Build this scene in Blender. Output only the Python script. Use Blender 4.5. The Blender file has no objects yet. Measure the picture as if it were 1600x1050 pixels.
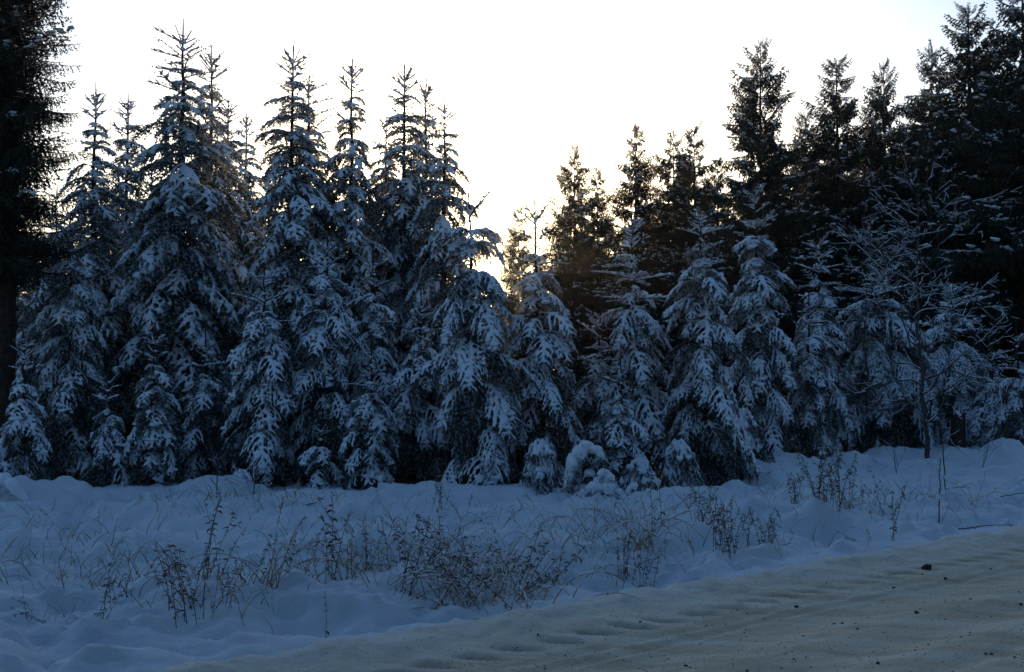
import bpy, math, random
import numpy as np
from mathutils import Vector, Matrix, Euler

# ------------------------------------------------------------------ camera, sky, sun, exposure
SC = bpy.context.scene
COL = SC.collection
EYE = 1.6
F = 1570.0            # focal length in pixels of the 1600 px wide picture
HORIZON = 577.0
PITCH = math.atan((HORIZON - 525.0) / F)
cam_d = bpy.data.cameras.new('camera')
cam_d.sensor_width = 36.0
cam_d.lens = 36.0 * F / 1600.0
cam_d.clip_start = 0.05
cam_d.clip_end = 3000.0
cam = bpy.data.objects.new('camera', cam_d)
cam.location = (0, 0, EYE)
cam.rotation_euler = (math.radians(90) + PITCH, 0, 0)
COL.objects.link(cam)
SC.camera = cam

HAZE = 0.00022
SUN_ELEV = 4.85
SUN_AZ = -1.9         # degrees, + to the right of the view axis (+Y)
world = bpy.data.worlds.new('World')
SC.world = world
world.use_nodes = True
wn = world.node_tree.nodes
wl = world.node_tree.links
wn.clear()
w_out = wn.new('ShaderNodeOutputWorld')
w_bg = wn.new('ShaderNodeBackground')
w_sky = wn.new('ShaderNodeTexSky')
w_sky.sky_type = 'NISHITA'
w_sky.sun_disc = False
w_sky.sun_elevation = math.radians(SUN_ELEV)
w_sky.sun_rotation = math.radians(SUN_AZ)
w_sky.altitude = 300
w_sky.air_density = 1.0
w_sky.dust_density = 3.2
w_sky.ozone_density = 3.05
w_bg.inputs['Strength'].default_value = 0.12
wl.new(w_sky.outputs[0], w_bg.inputs[0])
wl.new(w_bg.outputs[0], w_out.inputs[0])

sun_d = bpy.data.lights.new('sun', 'SUN')
sun_d.energy = 3.0
sun_d.angle = math.radians(0.5)
sun_d.color = (1.0, 0.72, 0.42)
sun = bpy.data.objects.new('sun', sun_d)
a, e = math.radians(SUN_AZ), math.radians(SUN_ELEV)
to_sun = Vector((math.sin(a) * math.cos(e), math.cos(a) * math.cos(e), math.sin(e)))
sun.rotation_euler = to_sun.to_track_quat('Z', 'Y').to_euler()
COL.objects.link(sun)

SC.view_settings.view_transform = 'Standard'
SC.view_settings.look = 'None'
SC.view_settings.gamma = 1.0
SC.view_settings.exposure = 1.65
SC.view_settings.use_curve_mapping = False
SC.cycles.use_denoising = True
SC.cycles.max_bounces = 6
SC.cycles.diffuse_bounces = 3
SC.cycles.transmission_bounces = 3
SC.cycles.volume_bounces = 0
SC.cycles.caustics_reflective = False
SC.cycles.caustics_refractive = False


def at(px, py, Y):
    """World point at depth Y that shows at pixel (px, py) of the 1600x1050 picture."""
    cx, cy = (px - 800.0) / F, (525.0 - py) / F
    c, s = math.cos(PITCH), math.sin(PITCH)
    d = Vector((cx, c - s * cy, s + c * cy))
    return Vector((0, 0, EYE)) + d * (Y / d.y)


# ------------------------------------------------------------------ noise
def _hash(ix, iy, seed):
    h = (ix.astype(np.int64) * 374761393 + iy.astype(np.int64) * 668265263 + seed * 974634777) & 0xFFFFFFFF
    h = ((h ^ (h >> 13)) * 1274126177) & 0xFFFFFFFF
    h = (h ^ (h >> 16)) & 0xFFFFFFFF
    return h.astype(np.float64) / 4294967295.0


def vnoise(x, y, seed=0):
    ix, iy = np.floor(x), np.floor(y)
    fx, fy = x - ix, y - iy
    ux, uy = fx * fx * fx * (fx * (fx * 6 - 15) + 10), fy * fy * fy * (fy * (fy * 6 - 15) + 10)
    a = _hash(ix, iy, seed); b = _hash(ix + 1, iy, seed)
    c = _hash(ix, iy + 1, seed); d = _hash(ix + 1, iy + 1, seed)
    return (a * (1 - ux) + b * ux) * (1 - uy) + (c * (1 - ux) + d * ux) * uy - 0.5


def fbm(x, y, seed=0, octv=4, gain=0.5):
    t, amp = 0, 1.0
    for k in range(octv):
        t = t + amp * vnoise(x, y, seed + k * 17)
        x, y = x * 2.03 * .8 + y * 1.2 + 3.1, y * 2.03 * .8 - x * 1.2 + 1.7
        amp *= gain
    return t


def sstep(a, b, x):
    t = np.clip((x - a) / (b - a), 0, 1)
    return t * t * (3 - 2 * t)


# ------------------------------------------------------------------ the lie of the land
RP = np.array([-0.514, 6.12]); RD = np.array([0.818, 0.575]); RN = np.array([0.575, -0.818])
TLX = [-40, -9, -6.3, -4.6, -3.4, -2.0, 0.0, 1.6, 2.8, 3.6, 4.8, 6.0, 10.0, 60]
TLY = [14.5, 13, 12.6, 13.4, 13.6, 13.0, 12.7, 13.1, 14.2, 16.0, 18.3, 19.0, 20.5, 40]
# humps: px, py at the crest's foot, Y, width along x, depth along y, height
HUMPS = [(60, 775, 12.3, .55, .35, .16), (110, 775, 12.5, .35, .3, .08), (340, 768, 13.2, .5, .35, .22), (610, 775, 13.0, .30, .3, .14),
         (690, 780, 12.7, .45, .3, .09), (470, 780, 12.8, .35, .3, .08), (1235, 725, 16.2, .55, .5, .30), (1180, 740, 15.2, .6, .5, .15), (1310, 715, 17.0, .6, .5, .18),
         (1490, 712, 17.8, .30, .3, .22), (1575, 705, 17.5, .5, .45, .38), (1400, 712, 18.0, .5, .4, .14),
         (1275, 830, 10.4, .20, .16, .17), (1245, 850, 9.7, .22, .13, .10), (1120, 885, 8.5, .28, .16, .13), (1190, 880, 8.6, .2, .12, .10),
         (1000, 880, 8.7, .25, .2, .09), (1040, 845, 9.6, .3, .2, .11), (975, 850, 9.3, .25, .2, .1), (640, 900, 7.8, .42, .26, .17), (560, 945, 7.0, .35, .22, .15),
         (455, 940, 7.2, .25, .2, .12), (430, 880, 8.6, .4, .25, .08), (200, 870, 8.9, .4, .2, .07), (300, 840, 9.8, .5, .22, .08), (80, 850, 9.3, .4, .2, .06),
         (1080, 790, 12.0, .4, .3, .12), (1500, 790, 12.6, .4, .25, .1), (1400, 800, 12.2, .35, .22, .09), (1330, 835, 10.4, .3, .2, .08), (900, 800, 11.5, .4, .25, .07),
         (760, 855, 9.2, .45, .3, .08), (940, 905, 8.2, .2, .14, .1), (845, 880, 8.7, .3, .18, .09)]


def road_uv(x, y):
    return (x - RP[0]) * RD[0] + (y - RP[1]) * RD[1], (x - RP[0]) * RN[0] + (y - RP[1]) * RN[1]


def road_h(u, v):
    """Height of the packed snow of the road."""
    h = 0.012 * fbm(u * 1.3, v * 3.0, 5, 3)
    h = h + 0.010 * fbm(u * 6, v * 12, 9, 3) * (0.4 + 0.6 * sstep(.1, .9, v))
    edge = v + 0.12 * fbm(u * 1.1, u * 0.13, 12, 3)
    h = h + 0.075 * np.exp(-((edge - 0.12) / 0.22) ** 2)                     # bank pushed up by the plough
    h = h + 0.022 * np.exp(-((edge - 0.12) / 0.3) ** 2) * fbm(u * 7, v * 7, 19, 3) * 2
    # tread marks: a file of slanting lugs pressed in along v = 0.67
    for v0, amp, per, ph in ((0.60, 0.034, 0.285, 0.0),):
        k = np.round((u - ph) / per)
        jit = (_hash(k, k * 0 + 3, 4) - .5)
        du = (u - ph) - k * per - jit * .05
        dv = v - v0 - jit * .025
        ang = math.radians(40)
        # lug nearly level in the picture: rotate against the road
        a1 = du * math.cos(ang) + dv * math.sin(ang)
        b1 = -du * math.sin(ang) + dv * math.cos(ang)
        d = (np.abs(a1) / (.11 + .05 * _hash(k, k * 0 + 5, 2))) ** 3 + (b1 / np.where(b1 > 0, 0.012, 0.034)) ** 2
        depth = amp * (0.25 + 1.0 * _hash(k, k * 0 + 9, 8))
        h = h - depth * np.exp(-d)
        h = h + 0.014 * np.exp(-((np.abs(a1) / 0.15) ** 3 + ((b1 + .07) / 0.035) ** 2))
    # worn wheel ruts
    for v0, wd, dp in ((1.13, .20, .034), (1.73, .14, .026), (2.7, .25, .04), (.80, .05, .020), (2.15, .06, .020), (1.42, .035, .014), (.95, .03, .012)):
        vv = v + 0.05 * fbm(u * .4, u * 0 + v0, 31, 2)
        h = h - dp * np.exp(-((vv - v0) / wd) ** 2) + dp * .5 * np.exp(-((vv - v0 - wd * 1.5) / (wd * .5)) ** 2)
    return h


def ground_h(x, y):
    x, y = np.asarray(x, float), np.asarray(y, float)
    u, v = road_uv(x, y)
    tl = np.interp(x, TLX, TLY)
    m = sstep(0.0, 1.0, tl - y + .3)
    h = 0.16 * fbm(x * .35, y * .45, 1, 3)
    rid = fbm(x * 1.0 + .6 * vnoise(x, y, 77), y * 1.9, 2, 2)
    h = h + m * (0.17 * rid + 0.085 * fbm(x * 2.3, y * 3.6, 3, 2) + .05 * (0.5 - np.abs(fbm(x * 2.9 + 5, y * 4.4, 23, 2)) * 2)) + 0.065 * fbm(x * 6, y * 8, 4, 4, .6)
    tuft = np.maximum(0, fbm(x * 4.2, y * 6.0, 41, 2) - .12)
    h = h + m * 0.20 * tuft
    for px, py, Y, wx, wy, hh in HUMPS:
        X = (px - 800) / F * Y
        ang = .5
        dx, dy = x - X, y - Y
        wob = .22 * vnoise(x * 3 + px, y * 3, 55)
        h = h + hh * np.exp(-((dx / wx) ** 2 + (dy / wy) ** 2) * (1 + wob * 2))
    # ditch beside the road, then down under the road sheet
    inroad = sstep(-0.38, -0.08, v + 0.13 * fbm(u * 1.6, u * 0.2, 12, 3))
    h = h - 0.10 * np.exp(-((v + 0.85) / 0.35) ** 2) * (u < 20)
    far_side = sstep(7.2, 6.4, v)
    h = h * (1 - inroad * far_side) + inroad * far_side * 0.03 - 0.14 * sstep(-.22, .10, v) * far_side
    # the forest floor and the land far off
    h = h + 0 * x
    return h


def gz(x, y):
    u, v = road_uv(x, y)
    g = float(ground_h(np.array([x]), np.array([y]))[0])
    if -0.1 < v < 6.8:
        g = max(g, float(road_h(np.array([u]), np.array([v]))[0]))
    return g


# ------------------------------------------------------------------ helpers
def new_mesh(name, V, T, mats, midx=None, smooth=True):
    me = bpy.data.meshes.new(name)
    V = np.asarray(V, np.float32); T = np.asarray(T, np.int32)
    k = T.shape[1]
    me.vertices.add(len(V)); me.vertices.foreach_set('co', V.ravel())
    me.loops.add(T.size); me.loops.foreach_set('vertex_index', T.ravel())
    me.polygons.add(len(T)); me.polygons.foreach_set('loop_start', np.arange(0, T.size, k, dtype=np.int32))
    for m in (mats if isinstance(mats, (list, tuple)) else [mats]):
        me.materials.append(m)
    if midx is not None:
        me.polygons.foreach_set('material_index', np.asarray(midx, np.int32))
    me.update(calc_edges=True)
    me.polygons.foreach_set('use_smooth', np.full(len(T), smooth, bool))
    return me


def link(name, data, parent=None, loc=(0, 0, 0), rot=(0, 0, 0), scale=1.0):
    o = bpy.data.objects.new(name, data)
    o.location = loc; o.rotation_euler = rot
    o.scale = (scale,) * 3 if not isinstance(scale, (tuple, list)) else scale
    COL.objects.link(o)
    if parent is not None:
        o.parent = parent
    return o


def tag(o, label=None, cat=None, group=None, kind=None):
    if label: o['label'] = label
    if cat: o['category'] = cat
    if group: o['group'] = group
    if kind: o['kind'] = kind
    return o


class Buf:
    def __init__(s):
        s.V = []; s.T = []; s.M = []; s.n = 0
    def add(s, V, T, m=0):
        V = np.asarray(V, float).reshape(-1, 3); T = np.asarray(T, int).reshape(-1, 3)
        s.V.append(V); s.T.append(T + s.n); s.M.append(np.full(len(T), m)); s.n += len(V)
    def arr(s):
        return np.concatenate(s.V), np.concatenate(s.T), np.concatenate(s.M)


def tube(P, R, sides=5, flat=1.0, lift=0.0, up=np.array([0, 0, 1.0])):
    """Closed tube of triangles round points P with radii R; flat squashes it vertically, lift raises it by lift*R."""
    P = np.asarray(P, float); R = np.asarray(R, float); n = len(P)
    Tn = np.gradient(P, axis=0); Tn /= np.linalg.norm(Tn, axis=1)[:, None] + 1e-9
    ref = np.where(np.abs(Tn[:, 2:3]) > .95, np.array([[1.0, 0, 0]]), up[None])
    S = np.cross(Tn, ref); S /= np.linalg.norm(S, axis=1)[:, None] + 1e-9
    U = np.cross(S, Tn)
    th = np.arange(sides) / sides * 2 * math.pi
    ring = (S[:, None] * np.cos(th)[None, :, None] + U[:, None] * np.sin(th)[None, :, None] * flat) * R[:, None, None]
    V = P[:, None] + ring
    V[:, :, 2] += (R * lift)[:, None]
    V = V.reshape(-1, 3)
    c0 = P[0] - Tn[0] * R[0] * .6 + [0, 0, R[0] * lift]; c1 = P[-1] + Tn[-1] * R[-1] * .6 + [0, 0, R[-1] * lift]
    V = np.vstack([V, c0, c1])
    i = np.arange(n - 1)[:, None] * sides; j = np.arange(sides)[None]; jn = (j + 1) % sides
    a, b, c, d = (i + j).ravel(), (i + jn).ravel(), (i + sides + jn).ravel(), (i + sides + j).ravel()
    T = np.vstack([np.stack([a, b, c], 1), np.stack([a, c, d], 1)])
    q = np.arange(sides); qn = (q + 1) % sides
    T = np.vstack([T, np.stack([np.full(sides, n * sides), qn, q], 1),
                   np.stack([np.full(sides, n * sides + 1), (n - 1) * sides + q, (n - 1) * sides + qn], 1)])
    return V, T


def _ico():
    t = (1 + 5 ** .5) / 2
    V = np.array([(-1, t, 0), (1, t, 0), (-1, -t, 0), (1, -t, 0), (0, -1, t), (0, 1, t), (0, -1, -t), (0, 1, -t), (t, 0, -1), (t, 0, 1), (-t, 0, -1), (-t, 0, 1)], float)
    V /= np.linalg.norm(V[0])
    T = [(0, 11, 5), (0, 5, 1), (0, 1, 7), (0, 7, 10), (0, 10, 11), (1, 5, 9), (5, 11, 4), (11, 10, 2), (10, 7, 6), (7, 1, 8), (3, 9, 4), (3, 4, 2), (3, 2, 6), (3, 6, 8), (3, 8, 9), (4, 9, 5), (2, 4, 11), (6, 2, 10), (8, 6, 7), (9, 8, 1)]
    V = [tuple(v) for v in V]; mid = {}; out = []
    def m(a, b):
        k = (min(a, b), max(a, b))
        if k not in mid:
            w = np.array(V[a]) + np.array(V[b]); w /= np.linalg.norm(w); mid[k] = len(V); V.append(tuple(w))
        return mid[k]
    for a, b, c in T:
        ab, bc, ca = m(a, b), m(b, c), m(c, a)
        out += [(a, ab, ca), (b, bc, ab), (c, ca, bc), (ab, bc, ca)]
    return np.array(V), np.array(out)


ICO_V, ICO_T = _ico()


def grow(p, d, length, droop, step=0.03, rng=None, wob=0.0, limit=-0.93):
    """A curve from p along d that bends towards the ground."""
    n = max(3, int(length / step) + 1); ds = length / (n - 1)
    P = [np.array(p, float)]; d = np.array(d, float); d /= np.linalg.norm(d)
    for _ in range(n - 1):
        P.append(P[-1] + d * ds)
        d = d + np.array([0, 0, -droop * ds])
        if wob: d = d + rng.normal(0, wob, 3) * ds
        d /= np.linalg.norm(d)
        if d[2] < limit: d[2] = limit; d /= np.linalg.norm(d)
    return np.array(P)


def along(P, s):
    f = s * (len(P) - 1); i = min(int(f), len(P) - 2); f -= i
    p = P[i] * (1 - f) + P[i + 1] * f; t = P[i + 1] - P[i]
    return p, t / np.linalg.norm(t)


def needles(buf, P, rng, spacing=.008, k=3, ln=.017, w=.0035, s0=0.0, m=0):
    seg = np.linalg.norm(np.diff(P, axis=0), axis=1); cum = np.concatenate([[0], np.cumsum(seg)]); L = cum[-1]
    n = max(2, int(L * (1 - s0) / spacing))
    t = np.repeat(np.linspace(L * s0, L, n), k) + rng.uniform(-.5, .5, n * k) * spacing
    t = np.clip(t, 0, L)
    C = np.stack([np.interp(t, cum, P[:, a]) for a in range(3)], 1)
    idx = np.clip(np.searchsorted(cum, t) - 1, 0, len(P) - 2)
    Tn = (P[idx + 1] - P[idx]); Tn /= np.linalg.norm(Tn, axis=1)[:, None] + 1e-9
    N = rng.normal(size=(n * k, 3)); N -= (N * Tn).sum(1)[:, None] * Tn; N /= np.linalg.norm(N, axis=1)[:, None] + 1e-9
    B = np.cross(Tn, N)
    l = ln * rng.uniform(.7, 1.25, (n * k, 1))
    tip = C + (N * .75 + Tn * .66) * l
    V = np.stack([C - Tn * w - B * w * .3, C + Tn * w + B * w * .3, tip], 1).reshape(-1, 3)
    buf.add(V, np.arange(len(V)).reshape(-1, 3), m)


# ------------------------------------------------------------------ materials
def mat(name):
    m = bpy.data.materials.new(name); m.use_nodes = True
    nt = m.node_tree; nt.nodes.clear()
    out = nt.nodes.new('ShaderNodeOutputMaterial'); b = nt.nodes.new('ShaderNodeBsdfPrincipled')
    nt.links.new(b.outputs[0], out.inputs[0])
    return m, nt, b, out


def noise(nt, scale, detail=3, coord='Object', rough=.5):
    tc = nt.nodes.new('ShaderNodeTexCoord'); n = nt.nodes.new('ShaderNodeTexNoise')
    n.inputs['Scale'].default_value = scale; n.inputs['Detail'].default_value = detail; n.inputs['Roughness'].default_value = rough
    nt.links.new(tc.outputs[coord], n.inputs['Vector'])
    return n


def ramp(nt, src, stops):
    r = nt.nodes.new('ShaderNodeValToRGB'); cr = r.color_ramp
    while len(cr.elements) < len(stops): cr.elements.new(.5)
    for el, (p, c) in zip(cr.elements, stops):
        el.position = p; el.color = (*c, 1) if len(c) == 3 else c
    nt.links.new(src, r.inputs[0])
    return r


def bump(nt, b, src, strength, dist):
    bp = nt.nodes.new('ShaderNodeBump'); bp.inputs['Strength'].default_value = strength; bp.inputs['Distance'].default_value = dist
    nt.links.new(src, bp.inputs['Height']); nt.links.new(bp.outputs[0], b.inputs['Normal'])
    return bp


def m_snow():
    m, nt, b, out = mat('bough_snow')
    n = noise(nt, 9, 4)
    r = ramp(nt, n.outputs[0], [(.3, (.74, .79, .86)), (.7, (.84, .87, .90))])
    nt.links.new(r.outputs[0], b.inputs['Base Color'])
    b.inputs['Roughness'].default_value = .65; b.inputs['Specular IOR Level'].default_value = .25
    n2 = noise(nt, 60, 4); bump(nt, b, n2.outputs[0], .5, .012)
    return m


def m_needle(name, c0, c1, trans, frost):
    m, nt, b, out = mat(name)
    n = noise(nt, 5, 3)
    r = ramp(nt, n.outputs[0], [(.35, c0), (.65, c1)])
    b.inputs['Roughness'].default_value = .6; b.inputs['Specular IOR Level'].default_value = .2
    fr = noise(nt, 26, 2)
    fm = ramp(nt, fr.outputs[0], [(frost, (0, 0, 0)), (frost + .1, (1, 1, 1))])
    mx = nt.nodes.new('ShaderNodeMixRGB'); nt.links.new(fm.outputs[0], mx.inputs[0]); nt.links.new(r.outputs[0], mx.inputs[1]); mx.inputs[2].default_value = (.55, .58, .62, 1)
    nt.links.new(mx.outputs[0], b.inputs['Base Color'])
    tr = nt.nodes.new('ShaderNodeBsdfTranslucent'); tr.inputs[0].default_value = (*trans, 1)
    ms = nt.nodes.new('ShaderNodeMixShader'); ms.inputs[0].default_value = .16
    nt.links.new(b.outputs[0], ms.inputs[1]); nt.links.new(tr.outputs[0], ms.inputs[2]); nt.links.new(ms.outputs[0], out.inputs[0])
    return m


def m_bark(name, c0, c1, scale=12):
    m, nt, b, out = mat(name)
    n = noise(nt, scale, 5, rough=.7)
    n.inputs['Distortion'].default_value = .6
    r = ramp(nt, n.outputs[0], [(.35, c0), (.7, c1)])
    nt.links.new(r.outputs[0], b.inputs['Base Color'])
    b.inputs['Roughness'].default_value = .9; b.inputs['Specular IOR Level'].default_value = .1
    bump(nt, b, n.outputs[0], .8, .02)
    return m


def m_plain(name, c0, c1, scale=20, rough=.8):
    m, nt, b, out = mat(name)
    n = noise(nt, scale, 3)
    r = ramp(nt, n.outputs[0], [(.35, c0), (.68, c1)])
    nt.links.new(r.outputs[0], b.inputs['Base Color'])
    b.inputs['Roughness'].default_value = rough; b.inputs['Specular IOR Level'].default_value = .15
    return m


def m_ground():
    m, nt, b, out = mat('snow_field')
    L = nt.links
    n = noise(nt, 1.5, 5)
    snow = ramp(nt, n.outputs[0], [(.3, (.72, .77, .84)), (.7, (.83, .86, .89))])
    # dust of sand thrown up from the road, fading away from it (object space is world space here)
    at_ = nt.nodes.new('ShaderNodeAttribute'); at_.attribute_name = 'dust'
    n3 = noise(nt, 4, 5)
    mul = nt.nodes.new('ShaderNodeMath'); mul.operation = 'MULTIPLY_ADD'; L.new(n3.outputs[0], mul.inputs[0]); mul.inputs[1].default_value = .5; mul.inputs[2].default_value = -.25
    add = nt.nodes.new('ShaderNodeMath'); add.operation = 'ADD'; add.use_clamp = True; L.new(at_.outputs['Fac'], add.inputs[0]); L.new(mul.outputs[0], add.inputs[1])
    cut = ramp(nt, add.outputs[0], [(.1, (0, 0, 0)), (.9, (1, 1, 1))])
    mx = nt.nodes.new('ShaderNodeMixRGB'); L.new(cut.outputs[0], mx.inputs[0]); L.new(snow.outputs[0], mx.inputs[1]); mx.inputs[2].default_value = (.86, .80, .70, 1)
    # dark mix under the trees: shade put into the colour, with needle litter
    at2 = nt.nodes.new('ShaderNodeAttribute'); at2.attribute_name = 'litter_shade'
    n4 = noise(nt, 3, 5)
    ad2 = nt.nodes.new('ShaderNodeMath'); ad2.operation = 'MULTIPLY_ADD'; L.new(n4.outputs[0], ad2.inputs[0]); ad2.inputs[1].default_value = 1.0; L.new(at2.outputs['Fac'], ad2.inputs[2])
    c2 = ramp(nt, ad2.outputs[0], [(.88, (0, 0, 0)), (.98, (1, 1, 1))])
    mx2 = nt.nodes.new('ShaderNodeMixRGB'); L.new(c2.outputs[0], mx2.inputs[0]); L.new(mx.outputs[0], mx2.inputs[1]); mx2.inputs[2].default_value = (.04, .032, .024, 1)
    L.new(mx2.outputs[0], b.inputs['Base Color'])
    b.inputs['Roughness'].default_value = .7; b.inputs['Specular IOR Level'].default_value = .25
    n2 = noise(nt, 24, 8, rough=.75); bump(nt, b, n2.outputs[0], .7, .05)
    return m


def m_road():
    m, nt, b, out = mat('packed_snow_road')
    L = nt.links
    tc = nt.nodes.new('ShaderNodeTexCoord')
    mp = nt.nodes.new('ShaderNodeMapping'); mp.inputs['Rotation'].default_value = (0, 0, -math.atan2(RD[1], RD[0])); mp.inputs['Scale'].default_value = (.5, 5, 1)
    L.new(tc.outputs['Object'], mp.inputs[0])
    n = nt.nodes.new('ShaderNodeTexNoise'); n.inputs['Scale'].default_value = 1.2; n.inputs['Detail'].default_value = 5; L.new(mp.outputs[0], n.inputs['Vector'])
    streak = ramp(nt, n.outputs[0], [(.3, (.60, .47, .31)), (.55, (.80, .67, .49)), (.75, (.87, .79, .65))])
    at_ = nt.nodes.new('ShaderNodeAttribute'); at_.attribute_name = 'dust'
    n3 = noise(nt, 5, 5)
    mul = nt.nodes.new('ShaderNodeMath'); mul.operation = 'MULTIPLY_ADD'; L.new(n3.outputs[0], mul.inputs[0]); mul.inputs[1].default_value = .5; mul.inputs[2].default_value = -.25
    add = nt.nodes.new('ShaderNodeMath'); add.operation = 'ADD'; add.use_clamp = True; L.new(at_.outputs['Fac'], add.inputs[0]); L.new(mul.outputs[0], add.inputs[1])
    mx = nt.nodes.new('ShaderNodeMixRGB'); L.new(add.outputs[0], mx.inputs[0]); mx.inputs[1].default_value = (.86, .80, .70, 1); L.new(streak.outputs[0], mx.inputs[2])
    g = noise(nt, 55, 3)
    gm = ramp(nt, g.outputs[0], [(.66, (0, 0, 0)), (.74, (1, 1, 1))])
    mg = nt.nodes.new('ShaderNodeMixRGB'); mg.blend_type = 'MIX'; L.new(gm.outputs[0], mg.inputs[0]); L.new(mx.outputs[0], mg.inputs[1]); mg.inputs[2].default_value = (.16, .13, .10, 1)
    at3 = nt.nodes.new('ShaderNodeAttribute'); at3.attribute_name = 'tread'
    mt = nt.nodes.new('ShaderNodeMixRGB'); L.new(at3.outputs['Fac'], mt.inputs[0]); L.new(mg.outputs[0], mt.inputs[1]); mt.inputs[2].default_value = (.26, .19, .15, 1)
    L.new(mt.outputs[0], b.inputs['Base Color'])
    b.inputs['Roughness'].default_value = .75; b.inputs['Specular IOR Level'].default_value = .2
    n2 = noise(nt, 22, 7, rough=.7); bump(nt, b, n2.outputs[0], .8, .05)
    return m


SNOW = m_snow()
NEEDLE = m_needle('spruce_needle', (.020, .032, .018), (.042, .056, .030), (.10, .075, .02), .50)
NEEDLE_OLD = m_needle('old_spruce_needle', (.012, .019, .013), (.024, .034, .021), (.045, .045, .02), .66)
BARK = m_bark('spruce_bark', (.025, .018, .014), (.075, .055, .042))
TWIG = m_bark('twig_bark', (.03, .02, .015), (.07, .045, .03), 30)
GREY_BARK = m_bark('grey_bark', (.05, .045, .04), (.13, .115, .10), 10)
STRAW = m_plain('dry_straw', (.34, .23, .13), (.60, .46, .30), 12)
BROWN = m_plain('withered_leaf', (.09, .058, .036), (.26, .17, .10), 15)
STEM = m_plain('dry_stem', (.07, .045, .03), (.20, .13, .08), 18)
STONE = m_plain('dark_stone', (.03, .027, .025), (.09, .08, .07), 30)
SOIL = m_plain('dark_clod', (.035, .025, .018), (.08, .06, .045), 40)


# ------------------------------------------------------------------ ground and road
def axis(segs):
    out = []
    for a, b, s in segs:
        out.append(np.arange(a, b, s))
    out.append([segs[-1][1]])
    return np.concatenate(out)


def grid(xs, ys):
    X, Y = np.meshgrid(xs, ys)
    nx, ny = len(xs), len(ys)
    i = (np.arange(ny - 1)[:, None] * nx + np.arange(nx - 1)[None]).ravel()
    return X.ravel(), Y.ravel(), np.stack([i, i + 1, i + nx + 1, i + nx], 1)


xs = axis([(-1500, -200, 130), (-200, -40, 16), (-40, -9, 1.2), (-9, 12, .055), (12, 40, 1.2), (40, 200, 16), (200, 1500, 130)])
ys = axis([(-1500, -200, 130), (-200, -20, 18), (-20, 4, 1.0), (4, 9, .035), (9, 14, .05), (14, 22, .09), (22, 60, 1.2), (60, 200, 14), (200, 1500, 130)])
X, Y, Q = grid(xs, ys)
Z = ground_h(X, Y)
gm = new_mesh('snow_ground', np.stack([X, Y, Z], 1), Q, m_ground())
u, v = road_uv(X, Y)
d = gm.attributes.new('dust', 'FLOAT', 'POINT')
d.data.foreach_set('value', (sstep(-.18, 0.10, v) * sstep(9.5, 7.5, v)).astype(np.float32))
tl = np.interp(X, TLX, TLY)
d = gm.attributes.new('litter_shade', 'FLOAT', 'POINT')
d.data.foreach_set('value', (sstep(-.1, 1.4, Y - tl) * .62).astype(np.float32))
tag(link('snow_ground', gm), kind='structure', label='rolling snow covered verge between the road and the trees')

us = axis([(-60, -3, 3), (-3, 10, .03), (10, 14, .12), (14, 70, 3)])
vs = axis([(-.16, 1.2, .018), (1.2, 3.2, .035), (3.2, 7.0, .2)])
U, V_, Q = grid(us, vs)
Z = road_h(U, V_)
Xr = RP[0] + U * RD[0] + V_ * RN[0]; Yr = RP[1] + U * RD[1] + V_ * RN[1]
Z = Z - .10 * sstep(.10, -.16, V_ + .06 * fbm(U * 2, U * 0, 3, 2))
rm = new_mesh('road', np.stack([Xr, Yr, Z], 1), Q[:, ::-1], m_road())
d = rm.attributes.new('dust', 'FLOAT', 'POINT')
d.data.foreach_set('value', sstep(-.1, .8, V_ + .2 * fbm(U * .8, V_ * 2, 8, 3)).astype(np.float32))
d = rm.attributes.new('tread', 'FLOAT', 'POINT')
_k = np.round(U / .285); _du = U - _k * .285 - (_hash(_k, _k * 0 + 3, 4) - .5) * .05; _dv = V_ - .60 - (_hash(_k, _k * 0 + 3, 4) - .5) * .025
_c, _s = math.cos(math.radians(40)), math.sin(math.radians(40))
_a, _b = _du * _c + _dv * _s, -_du * _s + _dv * _c
d.data.foreach_set('value', (.7 * np.exp(-((np.abs(_a) / .15) ** 3 + (_b / np.where(_b > 0, .014, .030)) ** 2))).astype(np.float32))
tag(link('road', rm), kind='structure', label='packed snow road browned with sand at the lower right')


# ------------------------------------------------------------------ spruce boughs: templates
def bake(V, T, voxel, target, smooth=3):
    """Merge overlapping snow sausages and pads into one soft skin."""
    me = bpy.data.meshes.new('tmp'); me.from_pydata(V.tolist(), [], T.tolist())
    o = bpy.data.objects.new('tmp', me); COL.objects.link(o)
    r = o.modifiers.new('r', 'REMESH'); r.mode = 'VOXEL'; r.voxel_size = voxel
    s = o.modifiers.new('s', 'SMOOTH'); s.factor = .5; s.iterations = smooth
    dg = bpy.context.evaluated_depsgraph_get()
    n = len(o.evaluated_get(dg).to_mesh().polygons) * 2
    if target and n > target:
        dc = o.modifiers.new('d', 'DECIMATE'); dc.ratio = target / n
    t = o.modifiers.new('t', 'TRIANGULATE')
    dg = bpy.context.evaluated_depsgraph_get()
    em = o.evaluated_get(dg).to_mesh()
    VV = np.empty(len(em.vertices) * 3, np.float32); em.vertices.foreach_get('co', VV)
    TT = np.empty(len(em.polygons) * 3, np.int32); em.polygons.foreach_get('vertices', TT)
    bpy.data.objects.remove(o); bpy.data.meshes.remove(me)
    return VV.reshape(-1, 3), TT.reshape(-1, 3)


def pad(S, p, rx, rz, rng):
    V = ICO_V * np.array([rx * rng.uniform(.8, 1.3), rx * rng.uniform(.8, 1.2), rz])
    V = V * (1 + .15 * rng.normal(size=(len(V), 1)))
    S.add(V + p, ICO_T)


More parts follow.
